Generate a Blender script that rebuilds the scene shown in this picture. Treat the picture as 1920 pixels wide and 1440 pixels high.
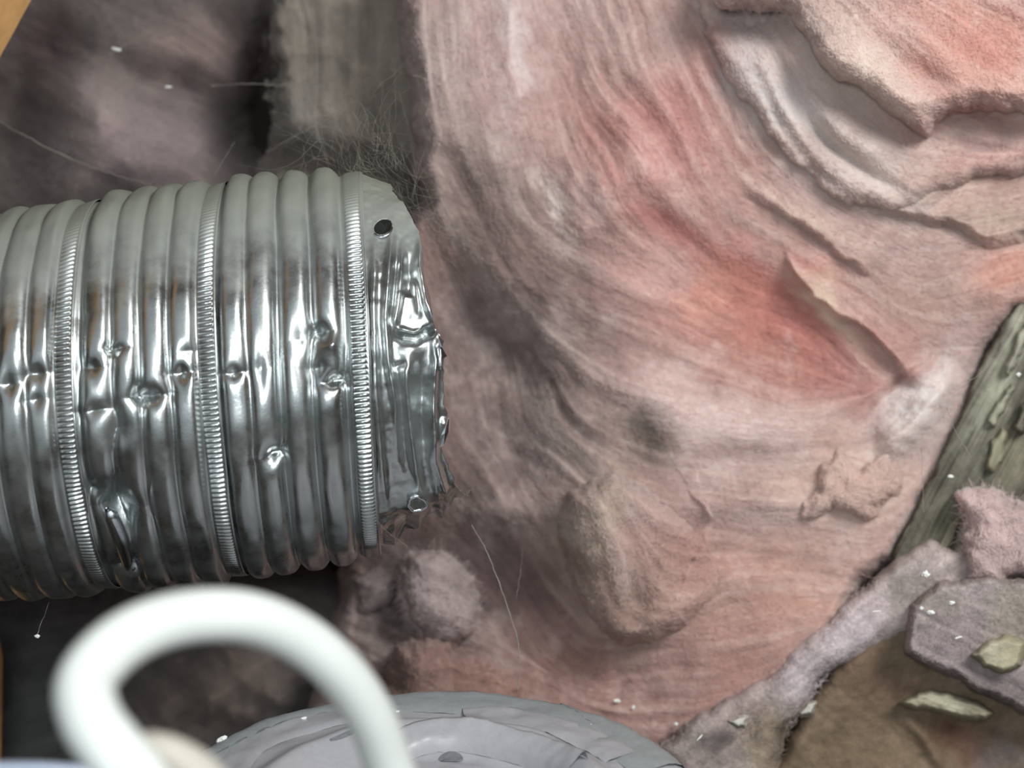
import bpy, math
import numpy as np

for o in list(bpy.data.objects):
    bpy.data.objects.remove(o, do_unlink=True)

scene = bpy.context.scene
col = scene.collection

# ------------------------------------------------------------------ camera
FPX = 1920 * 50.0 / 36.0
cam_d = bpy.data.cameras.new('camera')
cam_d.lens = 50.0
cam_d.sensor_width = 36.0
cam_d.clip_start = 0.01
cam_d.clip_end = 20
cam_d.dof.use_dof = True
cam_d.dof.focus_distance = 0.545
cam_d.dof.aperture_fstop = 8.0
cam = bpy.data.objects.new('camera', cam_d)
cam.rotation_euler = (math.pi / 2, 0, 0)
col.objects.link(cam)
scene.camera = cam

# ------------------------------------------------------------------ light
w = bpy.data.worlds.new('world')
scene.world = w
w.use_nodes = True
w.node_tree.nodes['Background'].inputs[0].default_value = (0.80, 0.86, 0.90, 1)
w.node_tree.nodes['Background'].inputs[1].default_value = 0.60


def lamp(name, loc, target, power, size, colour=(1, 1, 1)):
    d = bpy.data.lights.new(name, 'AREA')
    d.shape = 'DISK'
    d.size = size
    d.energy = power
    d.color = colour
    o = bpy.data.objects.new(name, d)
    from mathutils import Vector
    o.location = loc
    o.rotation_euler = (Vector(target) - Vector(loc)).to_track_quat('-Z', 'Y').to_euler()
    col.objects.link(o)
    return o


lamp('work_lamp', (0.36, -0.04, 0.36), (0.10, 0.66, 0.0), 5.7, 0.30, (1.0, 0.98, 0.95))
lamp('torch', (-0.02, -0.06, 0.05), (-0.02, 0.6, 0.0), 1.4, 0.09, (0.93, 0.98, 1.0))

vs = scene.view_settings
vs.view_transform = 'Standard'
vs.look = 'None'
vs.gamma = 1
vs.use_curve_mapping = False
vs.exposure = 0.0

# ------------------------------------------------------------------ maths helpers
rng = np.random.default_rng(11)


def P(px, py, d):
    px = np.asarray(px, float); py = np.asarray(py, float); d = np.asarray(d, float)
    px, py, d = np.broadcast_arrays(px, py, d)
    return np.stack([(px - 960) / FPX * d, d, (720 - py) / FPX * d], -1)


def to_px(p):
    return 960 + FPX * p[..., 0] / p[..., 1], 720 - FPX * p[..., 2] / p[..., 1]


def sst(a, b, x):
    t = np.clip((x - a) / (b - a), 0, 1)
    return t * t * (3 - 2 * t)


_lat = rng.random((256, 256))


def vnoise(x, y, seed=0):
    x = np.asarray(x, float) + seed * 17.31; y = np.asarray(y, float) + seed * 9.77
    xi = np.floor(x).astype(int); yi = np.floor(y).astype(int)
    fx = x - xi; fy = y - yi
    fx = fx * fx * fx * (fx * (fx * 6 - 15) + 10); fy = fy * fy * fy * (fy * (fy * 6 - 15) + 10)
    a = _lat[xi & 255, yi & 255]; b = _lat[(xi + 1) & 255, yi & 255]
    c = _lat[xi & 255, (yi + 1) & 255]; d = _lat[(xi + 1) & 255, (yi + 1) & 255]
    return ((a * (1 - fx) + b * fx) * (1 - fy) + (c * (1 - fx) + d * fx) * fy) * 2 - 1


def fbm(x, y, size, octaves=4, seed=0, gain=0.5):
    s = 0; a = 1.0; t = 0
    for k in range(octaves):
        s = s + a * vnoise(np.asarray(x) / size + 3.1 * k, np.asarray(y) / size - 5.7 * k, seed + k)
        t += a; a *= gain; size *= 0.5
    return s / t * 1.6


def gauss(x, y, cx, cy, sx, sy, rot=0):
    c = math.cos(math.radians(rot)); s = math.sin(math.radians(rot))
    dx = x - cx; dy = y - cy
    u = (dx * c + dy * s) / sx; v = (-dx * s + dy * c) / sy
    return np.exp(-0.5 * (u * u + v * v))


def pline(x, y, pts):
    """distance and signed side (positive = left of travel as seen in the picture) to a polyline"""
    best = np.full(np.shape(x), 1e9); sgn = np.zeros(np.shape(x)); tt = np.zeros(np.shape(x))
    n = len(pts) - 1
    for i in range(n):
        ax, ay = pts[i]; bx, by = pts[i + 1]
        ex, ey = bx - ax, by - ay
        L2 = ex * ex + ey * ey
        t = np.clip(((x - ax) * ex + (y - ay) * ey) / L2, 0, 1)
        dx = x - (ax + t * ex); dy = y - (ay + t * ey)
        d = np.sqrt(dx * dx + dy * dy)
        m = d < best
        best = np.where(m, d, best)
        sgn = np.where(m, np.where(ex * dy - ey * dx < 0, 1.0, -1.0), sgn)
        tt = np.where(m, (i + t) / n, tt)
    return best, sgn, tt


def endfade(t, a=0.18):
    return sst(-0.02, a, t) * sst(-0.02, a, 1 - t)


def scarp(x, y, pts, h, sharp=10, L=120, und=0.0):
    """step: raised on the left of travel, sharp at the line, dying away behind it"""
    d, s, t = pline(x, y, pts)
    f = endfade(t)
    up = sst(0, sharp, d) * np.exp(-np.maximum(d - sharp, 0) / L)
    dn = np.exp(-d / (L * 0.35))
    return h * f * np.where(s > 0, up, -und * dn)


def ridge(x, y, pts, h, wd):
    d, s, t = pline(x, y, pts)
    return h * endfade(t, 0.25) * np.exp(-0.5 * (d / wd) ** 2)


def poly_sd(x, y, pts):
    """signed distance to a closed polygon, positive inside"""
    pts = list(pts)
    d, _, _ = pline(x, y, pts + [pts[0]])
    ins = np.zeros(np.shape(x), bool)
    n = len(pts)
    for i in range(n):
        x1, y1 = pts[i]; x2, y2 = pts[(i + 1) % n]
        if y1 == y2:
            continue
        c = ((y1 > y) != (y2 > y)) & (x < (x2 - x1) * (y - y1) / (y2 - y1) + x1)
        ins ^= c
    return np.where(ins, d, -d)


def lin(c):
    c = np.asarray(c, float) / 255.0
    return np.where(c <= 0.04045, c / 12.92, ((c + 0.055) / 1.055) ** 2.4)


def smooth_pts(pts, n=8):
    pts = np.asarray(pts, float)
    q = np.vstack([2 * pts[0] - pts[1], pts, 2 * pts[-1] - pts[-2]])
    out = []
    for i in range(1, len(q) - 2):
        for k in range(n):
            t = k / n
            out.append(0.5 * ((2 * q[i]) + (-q[i - 1] + q[i + 1]) * t + (2 * q[i - 1] - 5 * q[i] + 4 * q[i + 1] - q[i + 2]) * t * t
                              + (-q[i - 1] + 3 * q[i] - 3 * q[i + 1] + q[i + 2]) * t ** 3))
    out.append(pts[-1])
    return np.array(out)


# ------------------------------------------------------------------ mesh helpers
def make_mesh(name, verts, faces, mat, colours=None, smooth=True):
    verts = np.asarray(verts, np.float32).reshape(-1, 3)
    me = bpy.data.meshes.new(name)
    if isinstance(faces, np.ndarray):
        k = faces.shape[1]; nf = len(faces)
        me.vertices.add(len(verts)); me.vertices.foreach_set('co', verts.ravel())
        me.loops.add(nf * k); me.loops.foreach_set('vertex_index', faces.astype(np.int32).ravel())
        me.polygons.add(nf)
        me.polygons.foreach_set('loop_start', np.arange(0, nf * k, k, dtype=np.int32))
        me.update(calc_edges=True)
    else:
        me.from_pydata([tuple(map(float, v)) for v in verts], [], [tuple(map(int, f)) for f in faces])
    if colours is not None:
        a = me.color_attributes.new('Col', 'FLOAT_COLOR', 'POINT')
        c = np.ones((len(verts), 4), np.float32); c[:, :3] = colours
        a.data.foreach_set('color', c.ravel())
    if smooth:
        me.polygons.foreach_set('use_smooth', np.ones(len(me.polygons), bool))
    me.validate()
    me.materials.append(mat)
    return me


def link(name, me, parent=None):
    o = bpy.data.objects.new(name, me)
    col.objects.link(o)
    if parent is not None:
        o.parent = parent
    return o


def tag(o, label=None, cat=None, group=None, kind=None):
    if label: o['label'] = label
    if cat: o['category'] = cat
    if group: o['group'] = group
    if kind: o['kind'] = kind
    return o


def grid_faces(nu, nv, wrap_v=False):
    i = np.arange(nu - 1)[:, None]
    j = np.arange(nv if wrap_v else nv - 1)[None, :]
    j2 = (j + 1) % nv
    return np.stack([i * nv + j + 0 * i, (i + 1) * nv + j, (i + 1) * nv + j2, i * nv + j2 + 0 * i], -1).reshape(-1, 4)


def tube_mesh(name, pts, rad, mat, seg=12, cap=True):
    pts = np.asarray(pts, float)
    n = len(pts)
    rad = np.broadcast_to(np.asarray(rad, float), (n,))
    t = np.gradient(pts, axis=0)
    t /= np.linalg.norm(t, axis=1)[:, None] + 1e-12
    up = np.array([0, 1.0, 0.02])
    nrm = np.cross(t, up); nrm /= np.linalg.norm(nrm, axis=1)[:, None] + 1e-12
    bn = np.cross(t, nrm)
    a = np.linspace(0, 2 * np.pi, seg, endpoint=False)
    v = pts[:, None] + rad[:, None, None] * (np.cos(a)[None, :, None] * nrm[:, None] + np.sin(a)[None, :, None] * bn[:, None])
    f = [tuple(q) for q in grid_faces(n, seg, True)]
    if cap:
        f.append(tuple(range(seg))[::-1]); f.append(tuple((n - 1) * seg + k for k in range(seg)))
    return make_mesh(name, v.reshape(-1, 3), f, mat)


# ------------------------------------------------------------------ materials
def new_mat(name):
    m = bpy.data.materials.new(name); m.use_nodes = True
    nt = m.node_tree
    return m, nt, nt.nodes['Principled BSDF']


def nd(nt, kind, **kw):
    n = nt.nodes.new(kind)
    for k, v in kw.items():
        if hasattr(n, k): setattr(n, k, v)
        else: n.inputs[k].default_value = v
    return n


def noise(nt, scale, detail=3, rough=0.6, vec=None):
    n = nd(nt, 'ShaderNodeTexNoise')
    n.inputs['Scale'].default_value = scale; n.inputs['Detail'].default_value = detail; n.inputs['Roughness'].default_value = rough
    if vec is None:
        tc = nd(nt, 'ShaderNodeTexCoord'); vec = tc.outputs['Object']
    nt.links.new(vec, n.inputs['Vector'])
    return n


def mixcol(nt, fac, a, b, blend='MIX'):
    m = nd(nt, 'ShaderNodeMix', data_type='RGBA', blend_type=blend)
    for sock, v in ((m.inputs[0], fac), (m.inputs[6], a), (m.inputs[7], b)):
        if hasattr(v, 'links') or hasattr(v, 'is_linked'):
            nt.links.new(v, sock)
        elif isinstance(v, (int, float)):
            sock.default_value = v
        else:
            sock.default_value = (*v, 1) if len(v) == 3 else v
    return m.outputs[2]


def ramp(nt, src, a, b, lo=0.0, hi=1.0):
    r = nd(nt, 'ShaderNodeMapRange')
    r.inputs[1].default_value = a; r.inputs[2].default_value = b; r.inputs[3].default_value = lo; r.inputs[4].default_value = hi
    nt.links.new(src, r.inputs[0])
    return r.outputs[0]


def bump(nt, bsdf, src, strength, dist):
    b = nd(nt, 'ShaderNodeBump')
    b.inputs['Strength'].default_value = strength; b.inputs['Distance'].default_value = dist
    nt.links.new(src, b.inputs['Height']); nt.links.new(b.outputs[0], bsdf.inputs['Normal'])


def vc_mat(name, rough=1.0, bscale=900, bstr=0.35, bdist=0.0008, speck=0.12, sheen=0.0):
    m, nt, b = new_mat(name)
    at = nd(nt, 'ShaderNodeVertexColor'); at.layer_name = 'Col'
    n1 = noise(nt, bscale * 0.7, 4, 0.7)
    v = ramp(nt, n1.outputs[0], 0.25, 0.75, 1 - speck, 1 + speck)
    c = mixcol(nt, 1.0, at.outputs[0], v, 'MULTIPLY')
    nt.links.new(c, b.inputs['Base Color'])
    b.inputs['Roughness'].default_value = rough
    b.inputs['Specular IOR Level'].default_value = 0.12
    if sheen:
        b.inputs['Sheen Weight'].default_value = sheen; b.inputs['Sheen Roughness'].default_value = 0.6
    n2 = noise(nt, bscale, 5, 0.7)
    bump(nt, b, n2.outputs[0], bstr, bdist)
    return m


def plain(name, rgb, rough=0.6, metallic=0.0, bscale=None, bstr=0.3, bdist=0.0005, var=0.1, spec=0.4):
    m, nt, b = new_mat(name)
    c = lin(rgb)
    n1 = noise(nt, bscale or 300, 4, 0.65)
    v = ramp(nt, n1.outputs[0], 0.3, 0.7, 1 - var, 1 + var)
    nt.links.new(mixcol(nt, 1.0, tuple(c), v, 'MULTIPLY'), b.inputs['Base Color'])
    b.inputs['Roughness'].default_value = rough; b.inputs['Metallic'].default_value = metallic
    b.inputs['Specular IOR Level'].default_value = spec
    if bscale: bump(nt, b, n1.outputs[0], bstr, bdist)
    return m


M_wool = vc_mat('fibreglass', 1.0, 1100, 0.4, 0.0007, 0.08, 0.15)
_b = M_wool.node_tree.nodes['Principled BSDF']       # light soaks into glass wool
_b.inputs['Subsurface Weight'].default_value = 0.75
_b.inputs['Subsurface Radius'].default_value = (1.0, 0.55, 0.45)
_b.inputs['Subsurface Scale'].default_value = 0.007
M_stone = vc_mat('weathered_surface', 0.9, 700, 0.5, 0.0012, 0.16)
M_fibre = vc_mat('loose_fibre', 0.8, 200, 0.0, 0.0001, 0.05)

# ------------------------------------------------------------------ shared fields over the insulation
# fibre direction anchors: x, y, angle (degrees, picture sense, 0 = along x, positive = down to the right)
FLOW = [(850, 150, 85), (780, 450, 70), (1000, 250, 80), (1200, 250, 50), (1150, 480, 35), (1400, 120, 60), (1500, 300, 50), (1620, 120, 45),
        (1800, 80, 30), (1800, 250, 8), (1850, 350, -12), (1650, 420, 35), (1400, 560, 28), (1620, 650, 40), (1850, 500, -15), (1250, 650, 25),
        (1300, 800, 4), (1500, 820, -8), (1700, 770, -50), (1350, 950, 8), (1600, 920, 10), (1150, 1080, 65), (1200, 1200, 0), (1400, 1150, -10),
        (1450, 1300, -40), (900, 700, 65), (950, 900, 60), (850, 1150, 20), (950, 1270, 10), (300, 200, 25), (150, 380, 35), (620, 150, 88), (1000, 1180, 70),
        (1850, 1000, 70), (400, 1300, -30), (1750, 950, -55)]
SX, SY, ST = -120, -120, 3.0
NX, NY = int((2160) / ST), int((1680) / ST)
gx, gy = np.meshgrid(SX + np.arange(NX) * ST, SY + np.arange(NY) * ST, indexing='ij')
fc = np.zeros_like(gx); fs = np.zeros_like(gx)
for ax, ay, an in FLOW:
    wt = 1.0 / ((gx - ax) ** 2 + (gy - ay) ** 2 + 1600.0) ** 1.5
    fc += wt * math.cos(2 * math.radians(an)); fs += wt * math.sin(2 * math.radians(an))
ANG = 0.5 * np.arctan2(fs, fc) + 0.25 * fbm(gx, gy, 130, 2, 3)
FXV, FYV = np.cos(ANG), np.sin(ANG)


def samp(F, x, y):
    u = np.clip((np.asarray(x) - SX) / ST, 0, NX - 1.001); v = np.clip((np.asarray(y) - SY) / ST, 0, NY - 1.001)
    i = u.astype(int); j = v.astype(int); a = u - i; b = v - j
    return (F[i, j] * (1 - a) + F[i + 1, j] * a) * (1 - b) + (F[i, j + 1] * (1 - a) + F[i + 1, j + 1] * a) * b


def near(F, x, y):
    i = np.clip(((x - SX) / ST + 0.5).astype(int), 0, NX - 1); j = np.clip(((y - SY) / ST + 0.5).astype(int), 0, NY - 1)
    return F[i, j]


def lic(src, steps, h):
    acc = src.copy(); cnt = 1
    for sgn in (1, -1):
        x = gx.copy(); y = gy.copy(); dx = sgn * FXV; dy = sgn * FYV
        for k in range(steps):
            x = x + h * dx; y = y + h * dy
            acc = acc + near(src, x, y); cnt += 1
            nx_ = near(FXV, x, y); ny_ = near(FYV, x, y)
            sg = np.where(nx_ * dx + ny_ * dy < 0, -1.0, 1.0)
            dx = nx_ * sg; dy = ny_ * sg
    acc /= cnt
    acc -= acc.mean()
    return acc / acc.std()


LIC_F = lic(rng.random((NX, NY)), 9, ST)                   # fine fibres
LIC_M = lic(fbm(gx, gy, 16, 2, 40), 22, ST * 1.3)          # strands
LIC_C = lic(fbm(gx, gy, 46, 2, 60), 34, ST * 2.0)          # broad streaks

# dye, dust and darker recess tones of the glass wool, plus painted highlights and shade: x, y, rx, ry, rot, colour, strength
DYE_AND_SHADING = [
    (850, 160, 110, 230, 0, (196, 172, 168), .75), (980, 90, 90, 180, 0, (192, 156, 154), .7), (1120, 120, 100, 140, 20, (190, 150, 142), .7),
    (1200, 270, 120, 120, 30, (212, 142, 134), .85), (1310, 130, 50, 120, 30, (200, 130, 125), .6), (1330, 240, 60, 110, -35, (200, 140, 132), .7),
    (1470, 170, 70, 170, -35, (198, 184, 184), .85), (1600, 300, 80, 170, -55, (200, 180, 172), .7), (1620, 120, 130, 80, 35, (214, 190, 178), .8),
    (1790, 60, 90, 90, 0, (222, 150, 132), .8), (1880, 120, 80, 90, 0, (226, 158, 140), .8), (1740, 30, 60, 50, 0, (220, 170, 158), .6),
    (1820, 235, 110, 22, 0, (196, 132, 124), .7), (1860, 310, 90, 22, -12, (202, 150, 146), .6), (1830, 370, 120, 40, 0, (212, 176, 162), .6),
    (1880, 420, 80, 26, 0, (186, 170, 148), .6), (1880, 510, 60, 45, 0, (226, 156, 134), .85), (1730, 560, 110, 60, 20, (196, 158, 146), .6),
    (1080, 440, 120, 80, 30, (186, 148, 140), .6), (1260, 440, 60, 30, 20, (200, 112, 110), .85), (1420, 500, 110, 40, 25, (196, 112, 110), .75),
    (1400, 570, 170, 80, 22, (222, 138, 118), .95), (1520, 640, 130, 80, 30, (206, 122, 112), .9), (1400, 690, 130, 60, 15, (196, 128, 112), .75),
    (1620, 690, 70, 60, 40, (192, 132, 124), .7), (1180, 540, 110, 70, 25, (212, 158, 150), .7), (1570, 560, 50, 20, 40, (216, 176, 152), .8),
    (1290, 760, 130, 50, 8, (212, 174, 168), .7), (1450, 800, 160, 40, -4, (208, 176, 168), .7), (1725, 755, 38, 100, 40, (228, 218, 216), .95), (1680, 820, 60, 30, -20, (222, 208, 202), .8), (1330, 800, 120, 30, 5, (226, 200, 194), .8), (1230, 700, 60, 30, 35, (218, 186, 180), .6),
    (1350, 930, 200, 70, 6, (190, 160, 152), .6), (1600, 910, 90, 60, 0, (226, 188, 170), .8), (1200, 830, 46, 44, 0, (112, 98, 88), .85),
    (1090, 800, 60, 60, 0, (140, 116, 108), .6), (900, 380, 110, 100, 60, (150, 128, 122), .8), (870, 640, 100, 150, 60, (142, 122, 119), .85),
    (960, 640, 60, 100, -20, (122, 107, 106), .8), (1010, 760, 100, 90, 30, (142, 123, 119), .8), (900, 860, 110, 100, 0, (144, 124, 122), .8),  # darker wool tones in the recess beside the duct end
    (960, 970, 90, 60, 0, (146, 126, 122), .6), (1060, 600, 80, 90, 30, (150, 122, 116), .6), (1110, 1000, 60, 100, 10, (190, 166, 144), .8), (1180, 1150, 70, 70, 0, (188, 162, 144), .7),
    (1020, 1100, 60, 60, 0, (112, 90, 88), .7), (1060, 1220, 90, 70, 0, (160, 118, 112), .7), (1380, 1130, 160, 90, 0, (208, 158, 142), .7), (1500, 1120, 70, 70, 0, (216, 164, 142), .6),
    (1330, 1280, 150, 90, -20, (206, 150, 138), .7), (1200, 1330, 110, 60, 20, (176, 124, 112), .7), (950, 1270, 110, 50, 0, (166, 124, 108), .7), (820, 1260, 60, 40, 0, (168, 130, 110), .6),
    (770, 1110, 140, 110, 0, (104, 88, 88), .95), (900, 1080, 60, 90, 0, (112, 92, 92), .8), (700, 1250, 90, 80, 0, (112, 92, 90), .9),  # shade under the duct painted into the wool colour
    (1575, 585, 16, 75, -52, (232, 200, 174), .9), (1490, 405, 14, 80, -58, (226, 196, 180), .85), (1034, 390, 14, 50, -22, (232, 214, 206), .85), (962, 60, 14, 110, -4, (222, 206, 208), .8), (1490, 200, 26, 110, -38, (216, 206, 208), .8), (1620, 320, 26, 110, -52, (220, 206, 198), .8),  # lit fold lips and the shiny streak painted in as pale tones
    (1650, 130, 60, 40, 40, (228, 208, 194), .7), (1230, 500, 70, 40, 20, (222, 176, 168), .7), (1330, 560, 40, 30, 20, (226, 156, 134), .7), (1190, 310, 30, 20, 20, (226, 180, 172), .8),
    (1290, 1020, 60, 60, 0, (196, 142, 132), .5), (1480, 1230, 90, 60, -40, (198, 150, 138), .5),
]
CB = lin((196, 158, 150))
CMAP = np.broadcast_to(CB, gx.shape + (3,)).copy()
wx = gx + 26 * fbm(gx, gy, 90, 3, 80) + 6 * LIC_M; wy = gy + 26 * fbm(gx, gy, 90, 3, 90)
for cx, cy, rx, ry, rot, c3, st in DYE_AND_SHADING:
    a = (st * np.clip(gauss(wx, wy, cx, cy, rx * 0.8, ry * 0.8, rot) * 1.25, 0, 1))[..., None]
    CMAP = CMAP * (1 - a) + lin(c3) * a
m1 = fbm(gx, gy, 120, 3, 500); m2 = fbm(gx, gy, 46, 3, 510); m3 = fbm(gx, gy, 14, 2, 520)
pale = np.clip(0.5 * m1 + 0.4 * m2 + 0.25 * m3 - 0.12, 0, 0.45)[..., None]          # settled pale dust
warm = np.clip(-0.45 * m1 + 0.35 * fbm(gx, gy, 70, 3, 530) - 0.10, 0, 0.35)[..., None]   # browner stained wool
CMAP = CMAP * (1 - pale) + (0.45 * CMAP + 0.55 * lin((226, 204, 196))) * pale
CMAP = CMAP * (1 - warm) + CMAP * np.array([0.80, 0.70, 0.66]) * warm
tex = 1 + 0.028 * LIC_F + 0.03 * LIC_M + 0.03 * LIC_C
dust = np.clip(0.12 * LIC_M + 0.16 * LIC_C, -0.25, 0.25)[..., None]       # pale dusty strands over the dyed wool
CMAP = CMAP * tex[..., None]
CMAP = np.where(dust > 0, CMAP * (1 - dust) + lin((205, 190, 182)) * dust, CMAP)
lum = (CMAP @ np.array([.25, .6, .15]))[..., None] * np.array([1.06, 0.99, 0.95])
CMAP = CMAP * 0.68 + lum * 0.32
CMAP = np.clip(CMAP, 0.01, 0.9)


def wool_col(x, y, tint=None, amt=0.0):
    c = np.stack([samp(CMAP[..., k], x, y) for k in range(3)], -1)
    if tint is not None:
        t = (1 + 0.04 * samp(LIC_F, x, y) + 0.06 * samp(LIC_M, x, y) + 0.10 * samp(LIC_C, x, y))[..., None]
        c = c * (1 - amt) + lin(tint) * t * amt
    return np.clip(c, 0.005, 0.9)


def wool_relief(x, y, k=1.0):
    return k * (0.00015 * samp(LIC_F, x, y) + 0.0003 * samp(LIC_M, x, y) + 0.0006 * samp(LIC_C, x, y) + 0.0024 * fbm(x, y, 150, 3, 7) + 0.0006 * fbm(x, y, 50, 3, 17))


FULL = {}


def relief(name, poly, depth, step, roll_w, roll_t, mat, colour, edge=6.0, edge_size=40, smooth_edge=True):
    """a body modelled as a relief over the outline poly (picture units), rounded back at its rim"""
    if smooth_edge:
        poly = smooth_pts(list(poly) + [poly[0]], 4)[:-1]
        poly = [tuple(p) for p in poly]
    xs = [p[0] for p in poly]; ys = [p[1] for p in poly]
    x0, x1, y0, y1 = min(xs) - 12, max(xs) + 12, min(ys) - 12, max(ys) + 12
    nx = int((x1 - x0) / step) + 2; ny = int((y1 - y0) / step) + 2
    x, y = np.meshgrid(x0 + np.arange(nx) * step, y0 + np.arange(ny) * step, indexing='ij')
    sd = poly_sd(x, y, poly) + edge * fbm(x, y, edge_size, 3, 23)
    s = np.clip(sd / roll_w, 0, 1)
    d = depth(x, y) + roll_t * (1 - np.sqrt(np.clip(1 - (1 - s) ** 2, 0, 1)))
    # underside of the rim goes straight back
    d = d + np.where(sd < 0, np.clip(-sd / (2.0 * step), 0, 1) * roll_t * 0.6, 0)
    keep = sd > -2.2 * step
    cell = keep[:-1, :-1] & keep[1:, :-1] & keep[:-1, 1:] & keep[1:, 1:]
    idx = np.arange(nx * ny).reshape(nx, ny)
    f = np.stack([idx[:-1, :-1], idx[:-1, 1:], idx[1:, 1:], idx[1:, :-1]], -1)[cell]
    used = np.zeros(nx * ny, bool); used[f.ravel()] = True
    rm = np.cumsum(used) - 1
    v = P(x, y, d).reshape(-1, 3)[used]
    c = colour(x, y).reshape(-1, 3)[used]
    me = make_mesh(name, v, rm[f], mat, c)

    def full(px_, py_):
        q = poly_sd(px_, py_, poly) + edge * fbm(px_, py_, edge_size, 3, 23)
        s_ = np.clip(q / roll_w, 0, 1)
        return depth(px_, py_) + roll_t * (1 - np.sqrt(np.clip(1 - (1 - s_) ** 2, 0, 1)))
    FULL[name] = full
    return me


def fibres(name, n, xy, depth, parent, length=(30, 90), lift=0.003, wpx=0.9, tint=None, amt=0.0, bright=1.25, K=6, spread=0.5, name2=None):
    """loose single strands of glass wool lying on and standing off the surface"""
    x, y = xy(n)
    L = rng.uniform(length[0], length[1], len(x))
    ang = samp(ANG, x, y) + rng.normal(0, spread, len(x)) + np.where(rng.random(len(x)) < 0.5, np.pi, 0)
    curl = rng.normal(0, 0.16, len(x)); li = rng.uniform(0.1, 1, len(x)) ** 2 * lift
    cx, cy = x.copy(), y.copy()
    rows = []
    base = (name2(x, y) if name2 else wool_col(x, y, tint, amt)) * bright
    for k in range(K):
        t = k / (K - 1)
        d = depth(cx, cy) - 0.0005 - li * math.sin(math.pi * min(1, t * 1.05))
        wv = wpx * (1 - 0.6 * t)
        nx_, ny_ = -np.sin(ang), np.cos(ang)
        rows.append((P(cx + nx_ * wv, cy + ny_ * wv, d), P(cx - nx_ * wv, cy - ny_ * wv, d)))
        cx = cx + np.cos(ang) * L / K; cy = cy + np.sin(ang) * L / K
        ang = ang + curl + rng.normal(0, 0.15, len(x))
    V = np.stack([np.stack(r, 1) for r in rows], 1)          # n, K, 2, 3
    nn = len(x)
    v = V.reshape(-1, 3)
    b = (np.arange(nn) * K * 2)[:, None] + (np.arange(K - 1) * 2)[None, :]
    f = np.stack([b, b + 1, b + 3, b + 2], -1).reshape(-1, 4)
    c = np.repeat(base, K * 2, axis=0)
    me = make_mesh(name, v, f, M_fibre, np.clip(c, 0, 0.9))
    o = link(name, me, parent); o['kind'] = 'stuff'
    return o


# ------------------------------------------------------------------ the setting
def box_mesh(name, x0, x1, y0, y1, z0, z1, mat):
    v = [(x, y, z) for x in (x0, x1) for y in (y0, y1) for z in (z0, z1)]
    f = [(0, 1, 3, 2), (4, 6, 7, 5), (0, 4, 5, 1), (2, 3, 7, 6), (0, 2, 6, 4), (1, 5, 7, 3)]
    return make_mesh(name, v, f, mat, smooth=False)


M_wall = plain('dark_sheathing', (62, 56, 54), 0.95, 0, 60, 0.5, 0.003, 0.3)
M_floor = plain('dirt_floor', (78, 70, 62), 0.95, 0, 90, 0.6, 0.004, 0.35)
tag(link('wall_back', box_mesh('wall_back', -1.2, 1.2, 0.98, 1.04, -0.42, 0.9, M_wall)), 'dark sheathing wall behind the pink insulation', kind='structure')
M_unseen_wood = plain('unseen_dark_wood', (92, 78, 66), 0.9, 0, 60, 0.5, 0.003, 0.3)
tag(link('unseen_wall_left', box_mesh('unseen_wall_left', -0.80, -0.74, -0.2, 0.98, -0.42, 0.66, M_unseen_wood)), 'unseen dark wooden side left of the duct, added to darken reflections', kind='structure')  # out of view, added so the duct's sides reflect something dark
tag(link('unseen_wall_right', box_mesh('unseen_wall_right', 0.74, 0.80, -0.2, 0.98, -0.42, 0.66, M_unseen_wood)), 'unseen dark wooden side right of the insulation, added to darken reflections', kind='structure')  # matching unseen side, added for the same dark reflections
tag(link('unseen_ceiling', box_mesh('unseen_ceiling', -0.80, 0.80, -0.2, 0.98, 0.66, 0.70, M_unseen_wood)), 'unseen dark boarding above the insulation, added to darken reflections', kind='structure')  # unseen, added to cut the world light and darken reflections from above
tag(link('floor', box_mesh('floor', -1.2, 1.2, -0.4, 1.04, -0.46, -0.42, M_floor)), 'dark dirt floor below the duct', kind='structure')

# ------------------------------------------------------------------ main insulation batt
MAIN = [(735, -90), (752, 60), (768, 200), (776, 290), (786, 380), (740, 440), (660, 500), (620, 600), (600, 980), (640, 1060), (620, 1200), (600, 1500),
        (1230, 1500), (1262, 1410), (1400, 1345), (1500, 1270), (1585, 1180), (1620, 1105), (1690, 1040), (1745, 950), (1790, 870), (1850, 700), (1910, 600), (2000, 520), (2000, -90)]


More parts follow.
